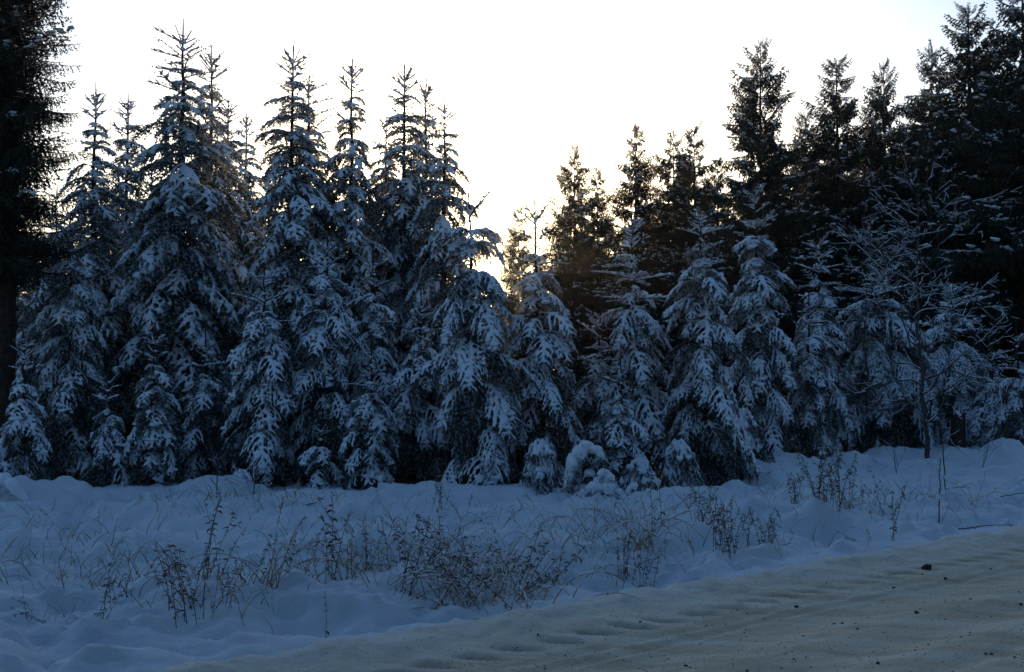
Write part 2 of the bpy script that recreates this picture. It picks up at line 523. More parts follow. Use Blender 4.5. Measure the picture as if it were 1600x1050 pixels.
def bough(L, rng, style, lod):
    """style: young (stiff, rising), laden (bowed under snow), old (hanging combs). lod 0 fine, 1 medium, 2 coarse.
    Returns (wood+needles arrays, snow arrays)."""
    N = Buf(); S = Buf()
    close = lod == 3
    lod = min(lod, 2) if lod != 3 else 1
    sp = (.0075, .040, .24)[lod]; w = (.0030, .0115, .075)[lod]; kk = (3, 3, 2)[lod]; ln = (.018, .034, .16)[lod]
    if style == 'old' and lod == 1: sp = .060; w = .024; ln = .058
    if close: sp = .040; w = .014; ln = .040
    if style == 'young':
        a0, dr = .12, .35
    elif style == 'laden':
        a0, dr = .26, rng.uniform(1.9, 3.0) / max(L, .35)
    elif style == 'old':
        a0, dr = -.18, -.35 / L
    d0 = np.array([math.cos(a0), rng.uniform(-.06, .06), math.sin(a0)])
    A = grow((0, 0, 0), d0, L, dr, .04, rng, .5)
    if lod < 2: N.add(*tube(A[::(1, 3)[lod]], np.linspace(.012 * (L + .3), .003, len(A[::(1, 3)[lod]])), 4 if lod == 0 else 3), 1)
    needles(N, A, rng, sp, kk, ln, w, .25)
    ax_r = {'young': .015, 'laden': .024, 'old': .016}[style] * (1 if lod < 2 else 1.5)
    snowy = {'young': .8, 'laden': .86, 'old': .6}[style]
    def sausage(P, r0, r1, prob=1.0):
        n = len(P)
        i = 0
        while i < n - 1:
            ln_ = int(rng.integers(3, 9))
            j = min(n, i + ln_)
            if j - i >= 2 and rng.random() < prob:
                t = np.linspace(i / n, j / n, j - i)
                R = (r0 + (r1 - r0) * t) * (1 + .3 * rng.normal(size=j - i).clip(-1, 1.5)); R = np.maximum(R, .004)
                S.add(*tube(P[i:j], R, 6, .85, .75))
            i = j - 1 if j < n else n
    sausage(A[int(len(A) * (.22 if style == 'laden' and L > .4 else 0)):], ax_r, ax_r * .55, snowy)
    spc = {'young': .085, 'laden': .062, 'old': .085}[style] * (1, 1.2, 2.6)[lod]
    n1 = max(2, int(L * .9 / spc))
    for i in range(n1):
        for side in (-1, 1):
            s = (i + .5 + rng.uniform(-.25, .25)) / n1 * .9 + .09
            p, t = along(A, min(s, .985))
            base = {'young': .45, 'laden': .52, 'old': .34}[style]
            l1 = L * base * (1 - s) ** .75 * min(1, .45 + s * 2.2) + .05
            l1 = min(l1, .48) * rng.uniform(.75, 1.15)
            if style == 'young': l1 *= .75
            f = math.radians(rng.uniform(42, 62))
            lat = np.array([0, side, 0.0])
            dv = t * math.cos(f) + lat * math.sin(f)
            if style == 'old':
                P1 = grow(p, dv + [0, 0, -.5], l1, 7.0, .03, rng, 1.0, -.97)
            elif style == 'laden':
                P1 = grow(p, dv, l1, 4.6, .025, rng, .9)
            else:
                P1 = grow(p, dv + [0, 0, .15], l1, .5, .03, rng, .5)
            if lod == 0: N.add(*tube(P1, np.linspace(.004, .002, len(P1)), 3), 1)
            needles(N, P1, rng, sp, kk, ln, w)
            r1 = {'young': .014, 'laden': .0145, 'old': .012}[style] * rng.uniform(.6, 1.4) * (1, 1.15, 1.7)[lod]
            sausage(P1[: max(3, int(len(P1) * (1 if style != 'old' else .45)))], r1, r1 * .55, 0.0 if style == 'laden' and s < .24 and L > .4 else (snowy if style != 'old' else .6))
            if l1 > .13 and style != 'young' and lod < 2:
                sp2 = .055 * (1, 1.2, 2.2)[lod]
                for k in range(int(l1 / sp2)):
                    sd = 1 if (k % 2) else -1
                    s2 = (k + .7) / (l1 / sp2)
                    p2, t2 = along(P1, min(s2, .97))
                    perp = np.cross(t2, [0, 0, 1.0]); perp /= np.linalg.norm(perp) + 1e-6
                    l2 = (l1 * .42 * (1 - s2) + .035) * rng.uniform(.7, 1.2)
                    d2 = t2 * .65 + perp * sd * .75 + np.array([0, 0, -.35 if style == 'laden' else -1.0])
                    P2 = grow(p2, d2, l2, 4.0 if style == 'laden' else 9.0, .02, rng, 1.5, -.97)
                    needles(N, P2, rng, sp, kk, ln, w)
                    if lod < 2 and rng.random() < (.85 if style == 'laden' else .2):
                        r2 = rng.uniform(.006, .011) * (1, 1.15)[lod]
                        S.add(*tube(P2, np.linspace(r2, r2 * .6, len(P2)), 5, .85, .7))
            if style == 'laden' and lod < 2:
                # dark twigs hanging free under the snow
                for k in range(2 if lod == 0 else 1):
                    ph, th_ = along(P1, rng.uniform(.05, .8))
                    Ph = grow(ph, np.array([th_[0] * .5, th_[1] * .5, -1.0]) + rng.normal(0, .25, 3), rng.uniform(.05, .13) * min(1.2, .5 + L), 6, .02, rng, 1.5, -.97)
                    needles(N, Ph, rng, sp * .9, kk, ln, w)
            if style == 'laden' and rng.random() < (.26, .15, 0)[lod] and s > .3:
                pp, _ = along(P1, rng.uniform(.0, .6))
                pad(S, pp + [0, 0, .012], rng.uniform(.028, .052) * (1 if L > .5 else .8), rng.uniform(.013, .023), rng)
    if style == 'laden':
        for k in range(max(1, int(L * (2.8, 1.8, 1)[lod]))):
            pp, _ = along(A, rng.uniform(.32, .95))
            pad(S, pp + [0, 0, .02], rng.uniform(.035, .075) * min(1, L + .2), rng.uniform(.015, .028), rng)
    if style == 'old':
        for k in range(max(1, int(L * 4))):
            pp, _ = along(A, rng.uniform(.45, 1))
            pad(S, pp + rng.normal(0, .04, 3) + [0, 0, .02], rng.uniform(.03, .08), rng.uniform(.012, .022), rng)
    Vn = N.arr()
    Vs, Ts, _ = S.arr()
    vox = (.008, .0125, .024)[lod]
    tgt = (int(5200 * L + 800), int((520 if style == 'laden' else 260) * L + 120), int(26 * L + 14))[lod]
    sn = bake(Vs, Ts, vox, tgt, 2)
    return Vn, sn


RNG = np.random.default_rng(7)
LENGTHS = {'young': [.3, .5], 'laden': [.35, .6, .95, 1.45], 'old': [.9, 1.6, 2.4]}
TPL = {}


def templates(style, lod, variants):
    key = (style, lod)
    if key not in TPL:
        TPL[key] = [(L, bough(L, RNG, style, lod)) for L in LENGTHS[style] for _ in range(variants)]
    return TPL[key]


def pick(style, lod, l, rng, variants=3):
    t = templates(style, lod, variants)
    best = min(abs(math.log(L / l)) for L, _ in t)
    c = [k for k, (L, _) in enumerate(t) if abs(abs(math.log(L / l)) - best) < 1e-6]
    k = c[rng.integers(len(c))]
    return k, l / t[k][0]


FINE = {}


def fine_mesh(style, k):
    if (style, k) not in FINE:
        (Vn, Tn, Mn), (Vs, Ts) = templates(style, 0, 3)[k][1]
        FINE[(style, k)] = (new_mesh('bough', Vn, Tn, [NEEDLE, TWIG], Mn, False), new_mesh('snow', Vs, Ts, SNOW))
    return FINE[(style, k)]


def layout(H, R, rng, kind='young_tree', bare=0.0, sparse=1.0, top=.55, stiff=.95):
    """Boughs of a spruce: (height on the trunk, azimuth, pitch, length, style)."""
    out = []
    if kind == 'young_tree':
        z = H - .42 * min(1, H / 2.2); i = 0; sp = .30 if H < 3 else .36
        while z > .08:
            t = H - z
            n = int(rng.integers(5, 7)) if t < 1.0 else int(rng.integers(7, 10))
            if t < .9: n = int(rng.integers(4, 6))
            prof = (t / H) ** top
            l = R * prof
            if z < H * .16: l *= .86
            if H > 3: l += .10 * math.exp(-(t - .4) ** 2 / .2)
            az = rng.uniform(0, 6.28)
            gap = rng.random()
            for k in range(n):
                if rng.random() < .06: continue
                ll = max(.14, l * rng.uniform(.6, 1.3))
                pit = np.interp(t / H, [0, .12, .3, .6, 1], [.9, .45, .12, -.08, -.25]) + rng.normal(0, .13)
                st = 'young' if t < min(stiff, H * .4) or (t < stiff + .5 and rng.random() < .35 and H > 3) else 'laden'
                out.append((z + rng.normal(0, .03), az + k / n * 6.283 + rng.normal(0, .15), pit, ll, st))
            if t > .5:
                for k in range(int(rng.integers(3, 6))):
                    out.append((z - sp * rng.uniform(.3, .7), rng.uniform(0, 6.28), pit + rng.normal(0, .1), max(.14, l * rng.uniform(.4, .85)), 'laden'))
            z -= sp * rng.uniform(.75, 1.15) * np.interp(t, [0, 1.2, 3], [.75, .8, .88])
    else:
        z = H - .35
        while z > H * bare:
            t = H - z
            prof = min(1, (t / (H * .62))) ** top
            l = R * prof
            n = int(rng.integers(6, 9))
            for k in range(n):
                ll = max(.3, l * rng.uniform(.5, 1.25))
                pit = np.interp(t / H, [0, .1, .35, 1], [.75, .35, .05, -.25]) + rng.normal(0, .12)
                out.append((z + rng.normal(0, .08), rng.uniform(0, 6.28), pit, ll, 'old'))
            z -= rng.uniform(.19, .31) * sparse
    return out


def top_shoot(H, rng, fat=1.0):
    """The leader with its crown of stiff shoots, in tree coordinates."""
    N = Buf(); S = Buf()
    l = .42 * min(1, H / 2.2)
    P = grow((0, 0, H - l), (rng.uniform(-.04, .04), rng.uniform(-.04, .04), 1), l, 0, .03, rng, .3)
    N.add(*tube(P, np.linspace(.007 * fat, .003 * fat, len(P)), 4), 1)
    needles(N, P, rng, .008, 3, .014, .003 * fat, 0)
    zs = H - l
    for ring, (zz, n, ll) in enumerate(((zs, 5, .17), (zs - .11, 3, .13))):
        a0 = rng.uniform(0, 6.28)
        for k in range(n):
            a = a0 + k / n * 6.283 + rng.normal(0, .2)
            up = rng.uniform(.6, 1.1)
            Q = grow((0, 0, zz), (math.cos(a), math.sin(a), up), ll * (1.55 if H > 3 else 1) * rng.uniform(.7, 1.25), -.6, .03, rng, .5)
            N.add(*tube(Q, np.linspace(.005 * fat, .003 * fat, len(Q)), 3), 1)
            needles(N, Q, rng, .007, 3, .015, .003 * fat)
            S.add(*tube(Q, np.full(len(Q), .007 * fat) * rng.uniform(.7, 1.6), 5, .8, .9))
        pad(S, np.array([0, 0, zz + .03]), .03 * fat, .02 * fat, rng)
    V, T = bake(*S.arr()[:2], .010, 500, 1)
    return N.arr(), (V, T)


def trunk_arr(H, rng, r0, lean=(0, 0)):
    n = 14
    z = np.linspace(-.15, H - .1, n)
    r = r0 * (1 - np.clip(z / H, 0, 1)) ** .9 + .006
    P = np.stack([np.zeros(n) + .01 * rng.normal(size=n), .01 * rng.normal(size=n), z], 1)
    return tube(P, r, 9)


SNOW_OBJ = {}


def fine_spruce(px, top_py, Y, R, label, seed, group=None, lean=0.0, top=.62, stiff=.95, heavy=1.0, gap=None):
    """A near spruce: every bough is a part and carries its own snow."""
    rng = np.random.default_rng(seed)
    X = (px - 800) / F * Y
    g = gz(X, Y) - .03
    H = at(px, top_py, Y).z - g
    root = link('spruce_tree', None, None, (X, Y, g), (lean * .5, lean, rng.uniform(0, 6.28) * 0))
    root.empty_display_size = .3
    tag(root, label, 'spruce', group)
    V, T = trunk_arr(H, rng, .012 + .009 * H)
    link('trunk', new_mesh('trunk', V, T, BARK), root)
    (Vn, Tn, Mn), (Vs, Ts) = top_shoot(H, rng)
    ld = link('leader_shoot', new_mesh('leader_shoot', Vn, Tn, [NEEDLE, TWIG], Mn, False), root)
    link('snow', new_mesh('snow', Vs, Ts, SNOW), ld)
    plan = layout(H, R, rng, top=top, stiff=stiff)
    if gap: plan = [b_ for b_ in plan if not gap[0] < H - b_[0] < gap[1] or rng.random() < .3]
    if gap:
        plan += [(H - gap[1], k / 9 * 6.283 + rng.normal(0, .2), -.25 + rng.normal(0, .1), rng.uniform(.22, .36), 'laden') for k in range(9)]
        plan += [(H - gap[1] - .08, k / 9 * 6.283 + rng.normal(0, .2), -.1, rng.uniform(.35, .6), 'laden') for k in range(9)]
        plan += [(H - gap[0] + .08, k / 8 * 6.283 + rng.normal(0, .15), .15 + rng.normal(0, .1), rng.uniform(.28, .62), 'laden') for k in range(8)]
    if H < 1.0:
        heavy = 2.3; plan = []
        for zf, lf in ((.92, .42), (.80, .62), (.55, .85), (.40, .95), (.22, 1.05), (.1, 1.0)):
            n = 8
            plan += [(H * zf, k / n * 6.283 + rng.normal(0, .3), -.15 + rng.normal(0, .1), R * lf * rng.uniform(.8, 1.15), 'laden') for k in range(n)]
    for (z, az, pit, l, st) in plan:
        k, sc = pick(st, 0, l, rng)
        mn, ms = fine_mesh(st, k)
        b = link('bough', mn, root, (0, 0, z), (rng.uniform(-.25, .25), -pit, az), (sc, sc * (1 if rng.random() < .5 else -1), sc))
        if rng.random() < np.interp(z / H, [0, .12, .35, 1], [.06, .30, .80, .96]) or heavy > 1 or H < 1.2:
            link('snow', ms, b, scale=(1, 1, heavy))
    return root


def merged_spruce(H, R, seed, kind, lod, bare=0.0, mats=None, sparse=1.0, top=.6, snow_keep=1.0, r0=.12):
    """One tree whose boughs are joined: returns meshes (trunk, crown, snow)."""
    rng = np.random.default_rng(seed)
    C = Buf(); S = Buf()
    for (z, az, pit, l, st) in layout(H, R, rng, kind, bare, sparse, top):
        if l > LENGTHS[st][-1] * 1.5: l = LENGTHS[st][-1] * 1.5
        k, sc = pick(st, lod, l, rng, 3)
        (Vn, Tn, Mn), (Vs, Ts) = templates(st, lod, 3)[k][1]
        M = np.array(Euler((rng.uniform(-.25, .25), -pit, az)).to_matrix()) * sc
        if rng.random() < .5:
            M = M @ np.diag([1, -1, 1])
        C.add(Vn @ M.T + [0, 0, z], Tn, 0)
        C.M[-1] = Mn
        if rng.random() < snow_keep * (np.interp(z / H, [0, .12, .35, 1], [.06, .25, .70, .95]) if kind == 'young_tree' else 1):
            S.add(Vs @ M.T + [0, 0, z], Ts)
    if lod != 2:
        (Vn, Tn, Mn), (Vs, Ts) = top_shoot(H, rng, 1.5 if lod else 1)
        C.add(Vn, Tn); C.M[-1] = Mn
        S.add(Vs, Ts)
    else:
        C.add(*tube(np.array([[0, 0, 0], [0, 0, H * .6], [0, 0, H]]), [.14, .07, .01], 4), 1)
        C.M[-1] = np.full(len(C.T[-1]), 1)
    nm = mats or [NEEDLE, TWIG]
    V, T, M = C.arr()
    crown = new_mesh('crown', V, T, nm, M, False)
    V, T, _ = S.arr()
    snow = new_mesh('snow', V, T, SNOW)
    V, T = trunk_arr(H, rng, r0)
    return new_mesh('trunk', V, T, BARK), crown, snow, H


def place_merged(tpl, name, px, top_py, Y, label, rng, group=None, wide=1.0, rot=None, cat='spruce', lean=0.0):
    trunk, crown, snow, H0 = tpl
    X = (px - 800) / F * Y
    g = gz(X, Y) - .05
    H = at(px, top_py, Y).z - g
    s = H / H0
    rot = rng.uniform(0, 6.28) if rot is None else rot
    root = link(name, None, None, (X, Y, g), (0, lean, rot), (s * wide, s * wide, s))
    tag(root, label, cat, group)
    link('trunk', trunk, root); c = link('crown', crown, root)
    link('snow', snow, c)
    return root


# ------------------------------------------------------------------ near spruces (each bough its own part)
STIFF = {748: .6, 850: 1.0, 990: 1.5, 1100: 1.15, 1190: 1.0, 925: 1.6, 1285: 1.3, 655: 1.0, 505: .8, 408: .9, 1592: 1.2}
NEAR_GROUP = 'young spruces along the forest edge'
near = [
    # px, top, Y, R, label
    (40, 497, 12.9, .50, 'short snowy spruce at the left edge in front of the big black trunk'),
    (112, 330, 15.4, .85, 'mid height spruce with blurred snow pads just right of the big dark trunk'),
    (170, 562, 13.8, .48, 'low spruce with a forked snowy tip left of the flat topped short spruce'),
    (240, 492, 13.9, .56, 'short spruce with a flat spreading bough like a table near its tip'),
    (320, 502, 14.6, .48, 'slim short spruce in deep shade behind the wide snow hump'),
    (408, 404, 14.3, .66, 'snowy spruce with spiky tip right of the tallest left hand tree'),
    (505, 350, 14.7, .64, 'slender spruce in stacked thick snow tiers below the forked tall tree'),
    (592, 378, 15.6, .74, 'medium spruce half hidden behind the short one with the star shaped tip'),
    (580, 514, 13.9, .52, 'short spruce with a star shaped snowy tip left of the sunlit gap'),
    (655, 440, 15.0, .60, 'spruce tucked close against the left flank of the tree that hides the sun'),
    (748, 288, 13.9, .98, 'broad spruce with long bare leader and low sun glowing through its top'),
    (850, 300, 14.2, .78, 'spruce right of the sun with upturned leader and gold rimmed shoots'),
    (925, 455, 15.2, .55, 'spindly spruce in the dip right of the sun lit pair'),
    (990, 322, 15.2, .86, 'open spruce with many stiff crossing shoots in its top half'),
    (975, 547, 13.6, .44, 'small spruce with flat snow capped tip in front of the stiff shooted spruce'),
    (1100, 298, 14.6, .98, 'stout spruce carrying the thickest snow pads on its right flank'),
    (1190, 270, 17.0, .95, 'taller spruce with wide drooping top bough right of the thickly padded one'),
    (1258, 445, 17.3, .60, 'narrow spruce between the drooping topped one and the bare tree'),
    (1285, 352, 18.9, .95, 'spruce with thin spiky top behind the narrow one'),
    (1372, 408, 19.6, 1.45, 'wide dim spruce behind the left branches of the bare tree'),
    (1480, 430, 20.2, 1.45, 'wide dim spruce behind the right branches of the bare tree'),
    (1548, 528, 19.3, .80, 'low rounded spruce right of the stump'),
    (1592, 498, 18.2, .62, 'spruce cut off by the right edge of the picture'),
    (842, 686, 12.75, .30, 'tiny spruce seedling in three plump snow tiers standing on the verge'),
    (1000, 716, 13.3, .34, 'stunted seedling with loose snow right of the snow bent sapling'),
    (378, 738, 13.5, .26, 'very low snow domed seedling behind the wide hump on the left'),
    (500, 655, 13.9, .42, 'stubby spruce seedling at the foot of the slender tiered spruce'),
    (1060, 690, 13.7, .42, 'dark low spruce under the left skirt of the stout padded spruce'),
    (1160, 640, 15.4, .55, 'low spruce at the right foot of the stout padded spruce'),
    (-18, 640, 12.4, .42, 'snow heaped bough ends poking in at the lower left edge'),
]
for i, (px, tp, Y_, R_, lab) in enumerate(near):
    r_ = np.random.default_rng(900 + i)
    fine_spruce(px, tp, Y_, R_ * r_.uniform(1.18, 1.5), lab, 100 + i, NEAR_GROUP, lean=r_.normal(0, .022), top=.60 if tp > 600 else r_.uniform(.54, .80), stiff=STIFF.get(px, .85), gap={748: (.92, 1.24)}.get(px))

# ------------------------------------------------------------------ tall young spruces of the left stand
TALL = [merged_spruce(7.2, 1.6, 301, 'young_tree', 1, top=.66, r0=.08), merged_spruce(7.0, 1.4, 302, 'young_tree', 1, top=.74, r0=.08), merged_spruce(7.4, 1.5, 303, 'young_tree', 1, top=.7, r0=.08)]
rng = np.random.default_rng(44)
TG = 'tall young spruces behind the front row on the left'
tall = [
    (82, 285, 17.8, 0, 1.0, 'thin spruce showing between the big dark trunk and the pair of pale pointed tops'),
    (142, 130, 17.8, 1, 1.0, 'left one of the two thin pointed spruces near the dark trunk'),
    (193, 142, 19.0, 2, .9, 'right one of the two thin pointed spruces near the dark trunk'),
    (280, 30, 16.6, 0, 1.08, 'tallest spruce of the left stand with a forked candle tip'),
    (328, 64, 18.6, 1, .9, 'very thin long leader rising just right of the tallest left spruce'),
    (357, 145, 21.5, 2, .9, 'distant brownish spruce lit from behind between the two tallest left trees'),
    (385, 168, 22.5, 1, .9, 'distant brownish spruce close to the left flank of the double topped tree'),
    (449, 62, 16.6, 2, 1.0, 'left top of the double topped pair of tall spruces'),
    (484, 108, 17.2, 0, .95, 'right lower top of the double topped pair carrying a big snow pad'),
    (547, 82, 17.2, 1, .9, 'tall spruce with a bare pole like top and separate snowy tufts'),
    (600, 168, 19.5, 0, .9, 'shorter spruce filling the gap behind the pole topped one'),
    (627, 92, 17.8, 2, .95, 'first of three close tops at the right end of the left stand'),
    (662, 118, 18.8, 1, .9, 'middle one of three close tops at the right end of the left stand'),
    (693, 145, 17.0, 0, .85, 'last tall spruce of the left stand facing the bright sky gap'),
    (235, 250, 20.0, 2, 1.0, 'shaded spruce filling the space behind the tallest left one'),
    (420, 260, 19.5, 1, 1.0, 'shaded spruce filling the space left of the double topped pair'),
    (25, 330, 18.5, 2, 1.1, 'shaded spruce hidden mostly behind the big dark trunk'),
    (570, 270, 20.5, 0, 1.0, 'shaded spruce behind the pole topped one and the three close tops'),
]
for k, (px, tp, Y_, a_, wd, lab) in enumerate(tall):
    place_merged(TALL[a_], 'spruce_tree', px, tp, Y_, lab, rng, TG, wd * 1.12, lean=rng.normal(0, .012))

# ------------------------------------------------------------------ old spruces
OM = [NEEDLE_OLD, TWIG]
OLD = [merged_spruce(12.0, 2.7, 401, 'old', 1, .30, OM, 1.1, .62, .8, .17), merged_spruce(11.5, 2.4, 402, 'old', 1, .25, OM, 1.1, .6, .8, .16)]
OG = 'old dark spruces on the right'
old = [
    (812, 322, 38, 1, .9, 'small golden backlit spruce beside the sun'),
    (897, 220, 31, 0, .75, 'first rounded old spruce right of the bright sky gap'),
    (935, 258, 32, 1, .8, 'lower old spruce leaning on the right flank of the first rounded one'),
    (993, 193, 32, 1, .85, 'slim pointed old spruce standing between two broader groups'),
    (1056, 200, 33, 0, .8, 'broad left half of the twin old spruces with snow flecks'),
    (1086, 194, 31.5, 1, .85, 'pointed right half of the twin old spruces'),
    (1122, 245, 34, 0, .8, 'shorter old spruce beside the pointed twin'),
    (1188, 60, 28, 0, .82, 'tall old spruce with upswept branch tips like a candelabra'),
    (1262, 172, 31, 1, .8, 'low dark spruce in the notch right of the candelabra spruce'),
    (1312, 88, 30, 1, .95, 'ragged topped old spruce with hanging thin twigs'),
    (1387, 92, 31, 0, .75, 'old spruce with a crooked side shoot at its tip'),
    (1452, 75, 30, 1, .9, 'old spruce merging with the left side of the biggest dark one'),
    (1522, 2, 26, 0, 1.15, 'biggest dark spruce on the right with a bare lower trunk'),
    (1606, -40, 24, 0, 1.1, 'very dark spruce running out of the right edge'),
]
for k, (px, tp, Y_, a_, wd, lab) in enumerate(old):
    place_merged(OLD[a_], 'old_spruce_tree', px, tp, Y_, lab, rng, OG, wd, lean=rng.normal(0, .01))
for k in range(26):
    px = 1160 + k * 26 + rng.uniform(-8, 8); Y_ = rng.uniform(33, 50)
    tp = np.interp(px, [1140, 1300, 1500, 1800], [330, 230, 160, 60]) + rng.uniform(-20, 60)
    place_merged(OLD[k % 2], 'old_spruce_tree', px, tp, Y_, 'dark forest spruce lost in shade behind the old trees on the right', rng, 'shaded spruces behind the right hand trees', .9)

# big dark tree at the left edge
LEFT = merged_spruce(14.0, 1.25, 501, 'old', 3, .29, OM, .40, .35, .12, .26)
place_merged(LEFT, 'old_spruce_tree', 4, -420, 14.6, 'big black trunked spruce with hanging twigs at the left edge', rng, None, 1.0, rot=1.0)

# ------------------------------------------------------------------ far wood: one mass
FAR = [merged_spruce(8.0, 1.7, 601, 'old', 2, .05, OM, 2.0, .65, .5, .1), merged_spruce(8.0, 1.5, 602, 'old', 2, .05, OM, 2.0, .65, .5, .1)]


def mesh_arr(me):
    V = np.empty(len(me.vertices) * 3, np.float32); me.vertices.foreach_get('co', V)
    T = np.empty(len(me.polygons) * 3, np.int32); me.polygons.foreach_get('vertices', T)
    M = np.empty(len(me.polygons), np.int32); me.polygons.foreach_get('material_index', M)
    return V.reshape(-1, 3).astype(float), T.reshape(-1, 3), M


FA = [(mesh_arr(t[1]), mesh_arr(t[2]), t[3]) for t in FAR]
B = Buf(); tp_ = [(-400, 330), (-50, 330), (300, 300), (600, 330), (700, 410), (745, 446), (800, 440), (860, 380), (1000, 340), (1200, 300), (1700, 240), (2100, 240)]
for k in range(140):
    px = -380 + k * 38 + rng.uniform(-12, 12) if k < 66 else 560 + (k - 66) * 11.5 + rng.uniform(-5, 5) if k < 108 else 1040 + (k - 108) * 20 + rng.uniform(-8, 8); Y_ = rng.uniform(50, 75)
    tp = np.interp(px, [p for p, _ in tp_], [q for _, q in tp_]) + rng.uniform(-8, 35)
    X_ = (px - 800) / F * Y_
    H = at(px, tp, Y_).z
    (Vc, Tc, Mc), (Vs, Ts, Ms), H0 = FA[k % 2]
    s = H / H0; a_ = rng.uniform(0, 6.28)
    R3 = np.array([[math.cos(a_), -math.sin(a_), 0], [math.sin(a_), math.cos(a_), 0], [0, 0, 1]]) * s
    off = np.array([X_, Y_, float(ground_h(np.array([X_]), np.array([Y_]))[0]) - .1])
    B.add(Vc @ R3.T + off, Tc); B.M[-1] = Mc
    B.add(Vs @ R3.T + off, Ts, 2)
V, T, M = B.arr()
tag(link('distant_forest', new_mesh('distant_forest', V, T, OM + [SNOW], M, False)), 'low dark wood far behind the nearer spruces', None, None, 'stuff')
# unseen wood added behind the camera to narrow the sky that lights the snow
B = Buf()
for k in range(44):
    X_ = -34 + k * 1.57 + rng.uniform(-.5, .5); Y_ = -9 - rng.uniform(0, 9) + X_ * .55
    (Vc, Tc, Mc), (Vs, Ts, Ms), H0 = FA[k % 2]
    s = rng.uniform(17, 22) / H0; a_ = rng.uniform(0, 6.28)
    R3 = np.array([[math.cos(a_), -math.sin(a_), 0], [math.sin(a_), math.cos(a_), 0], [0, 0, 1]]) * s
    B.add(Vc @ R3.T + [X_, Y_, -.1], Tc); B.M[-1] = Mc
V, T, M = B.arr()
tag(link('added_shade_forest', new_mesh('added_shade_forest', V, T, OM, M, False)), 'unseen wood added behind the camera to shade the snow', None, None, 'stuff')


# ------------------------------------------------------------------ bare broadleaf tree in front of the right hand spruces
def branch_rec(N, S, P0, d, L, r, depth, rng, lift=.25):
    n = max(4, int(L / .09)); ds = L / n
    P = [np.array(P0, float)]; d = np.array(d, float); d /= np.linalg.norm(d)
    for _ in range(n):
        d = d + rng.normal(0, .17, 3) + np.array([0, 0, lift * ds]); d /= np.linalg.norm(d)
        P.append(P[-1] + d * ds)
    P = np.array(P); R = np.linspace(r, max(.0028, r * .3), len(P))
    N.add(*tube(P, R, 5 if r > .012 else 3))
    # snow lying on the upper side, broken in places
    i = 0
    while i < len(P) - 1:
        j = min(len(P), i + int(rng.integers(2, 7)))
        if rng.random() < .62 and j - i >= 2 and abs(P[j - 1][2] - P[i][2]) < .8 * np.linalg.norm(P[j - 1] - P[i]):
            Q = P[i:j].copy(); rr = R[i:j] * .45 + .0026
            Q[:, 2] += R[i:j] * .8
            S.add(*tube(Q, rr * rng.uniform(.7, 1.3), 5, .9, .5))
        i = j
    if depth > 0:
        m = int(L / (.17 if depth > 1 else .13))
        for k in range(m):
            s = rng.uniform(.2, .97); p, t = along(P, s)
            ax = rng.normal(size=3); ax -= ax @ t * t; ax /= np.linalg.norm(ax)
            branch_rec(N, S, p, t * .72 + ax * .7 + [0, 0, .12], L * rng.uniform(.25, .5) * (1.15 - s * .6), max(.003, r * .42), depth - 1, rng, lift)


def bare_tree(px, base_py, Y, H, label, seed, nb, reach, cat='tree', r0=.046, lean=(0, 0), group=None, name='bare_broadleaf_tree'):
    rng = np.random.default_rng(seed)
    X = (px - 800) / F * Y; g = gz(X, Y) - .05
    root = tag(link(name, None, None, (X, Y, g)), label, cat, group)
    n = 22; z = np.linspace(-.1, H, n)
    P = np.stack([lean[0] * z + .05 * min(1, H / 4) * np.sin(z * 1.4 + 1), lean[1] * z + .03 * np.sin(z * 1.1), z], 1) + rng.normal(0, .004 * H, (n, 3)) * [1, 1, 0]
    V, T = tube(P, np.linspace(r0, .006, n), 8)
    tr = link('trunk', new_mesh('trunk', V, T, GREY_BARK), root)
    S = Buf()
    for k in range(int(H * 2)):       # snow blown against the trunk
        i = rng.integers(1, n - 1); q = P[i] + [rng.normal(0, r0 * .4), -r0 * .8 * (1 - i / n), rng.uniform(-.1, .1)]
        pad(S, q, .010, .03, rng)
    if S.V:
        V, T, _ = S.arr(); tag(link('snow', new_mesh('snow', V, T, SNOW), tr), kind='stuff')
    for k in range(nb):
        s = .14 + .82 * (k + rng.uniform(0, .9)) / nb
        p, t = along(P, s)
        a = (k * 2.4 + rng.uniform(-.5, .5)); el = np.interp(s, [0, .4, 1], [.25, .6, 1.3]) * rng.uniform(.7, 1.3)
        N, S = Buf(), Buf()
        L = reach * np.interp(s, [.1, .3, .7, 1], [.75, 1, .8, .35]) * rng.uniform(.75, 1.15)
        branch_rec(N, S, p, (math.cos(a), math.sin(a) * .7, el), L, r0 * .38 * (1.15 - s), 2, rng, .1)
        V, T, _ = N.arr(); b = link('branch', new_mesh('branch', V, T, GREY_BARK), root)
        if S.V:
            V, T, _ = S.arr(); tag(link('snow', new_mesh('snow', V, T, SNOW), b), kind='stuff')
    return root


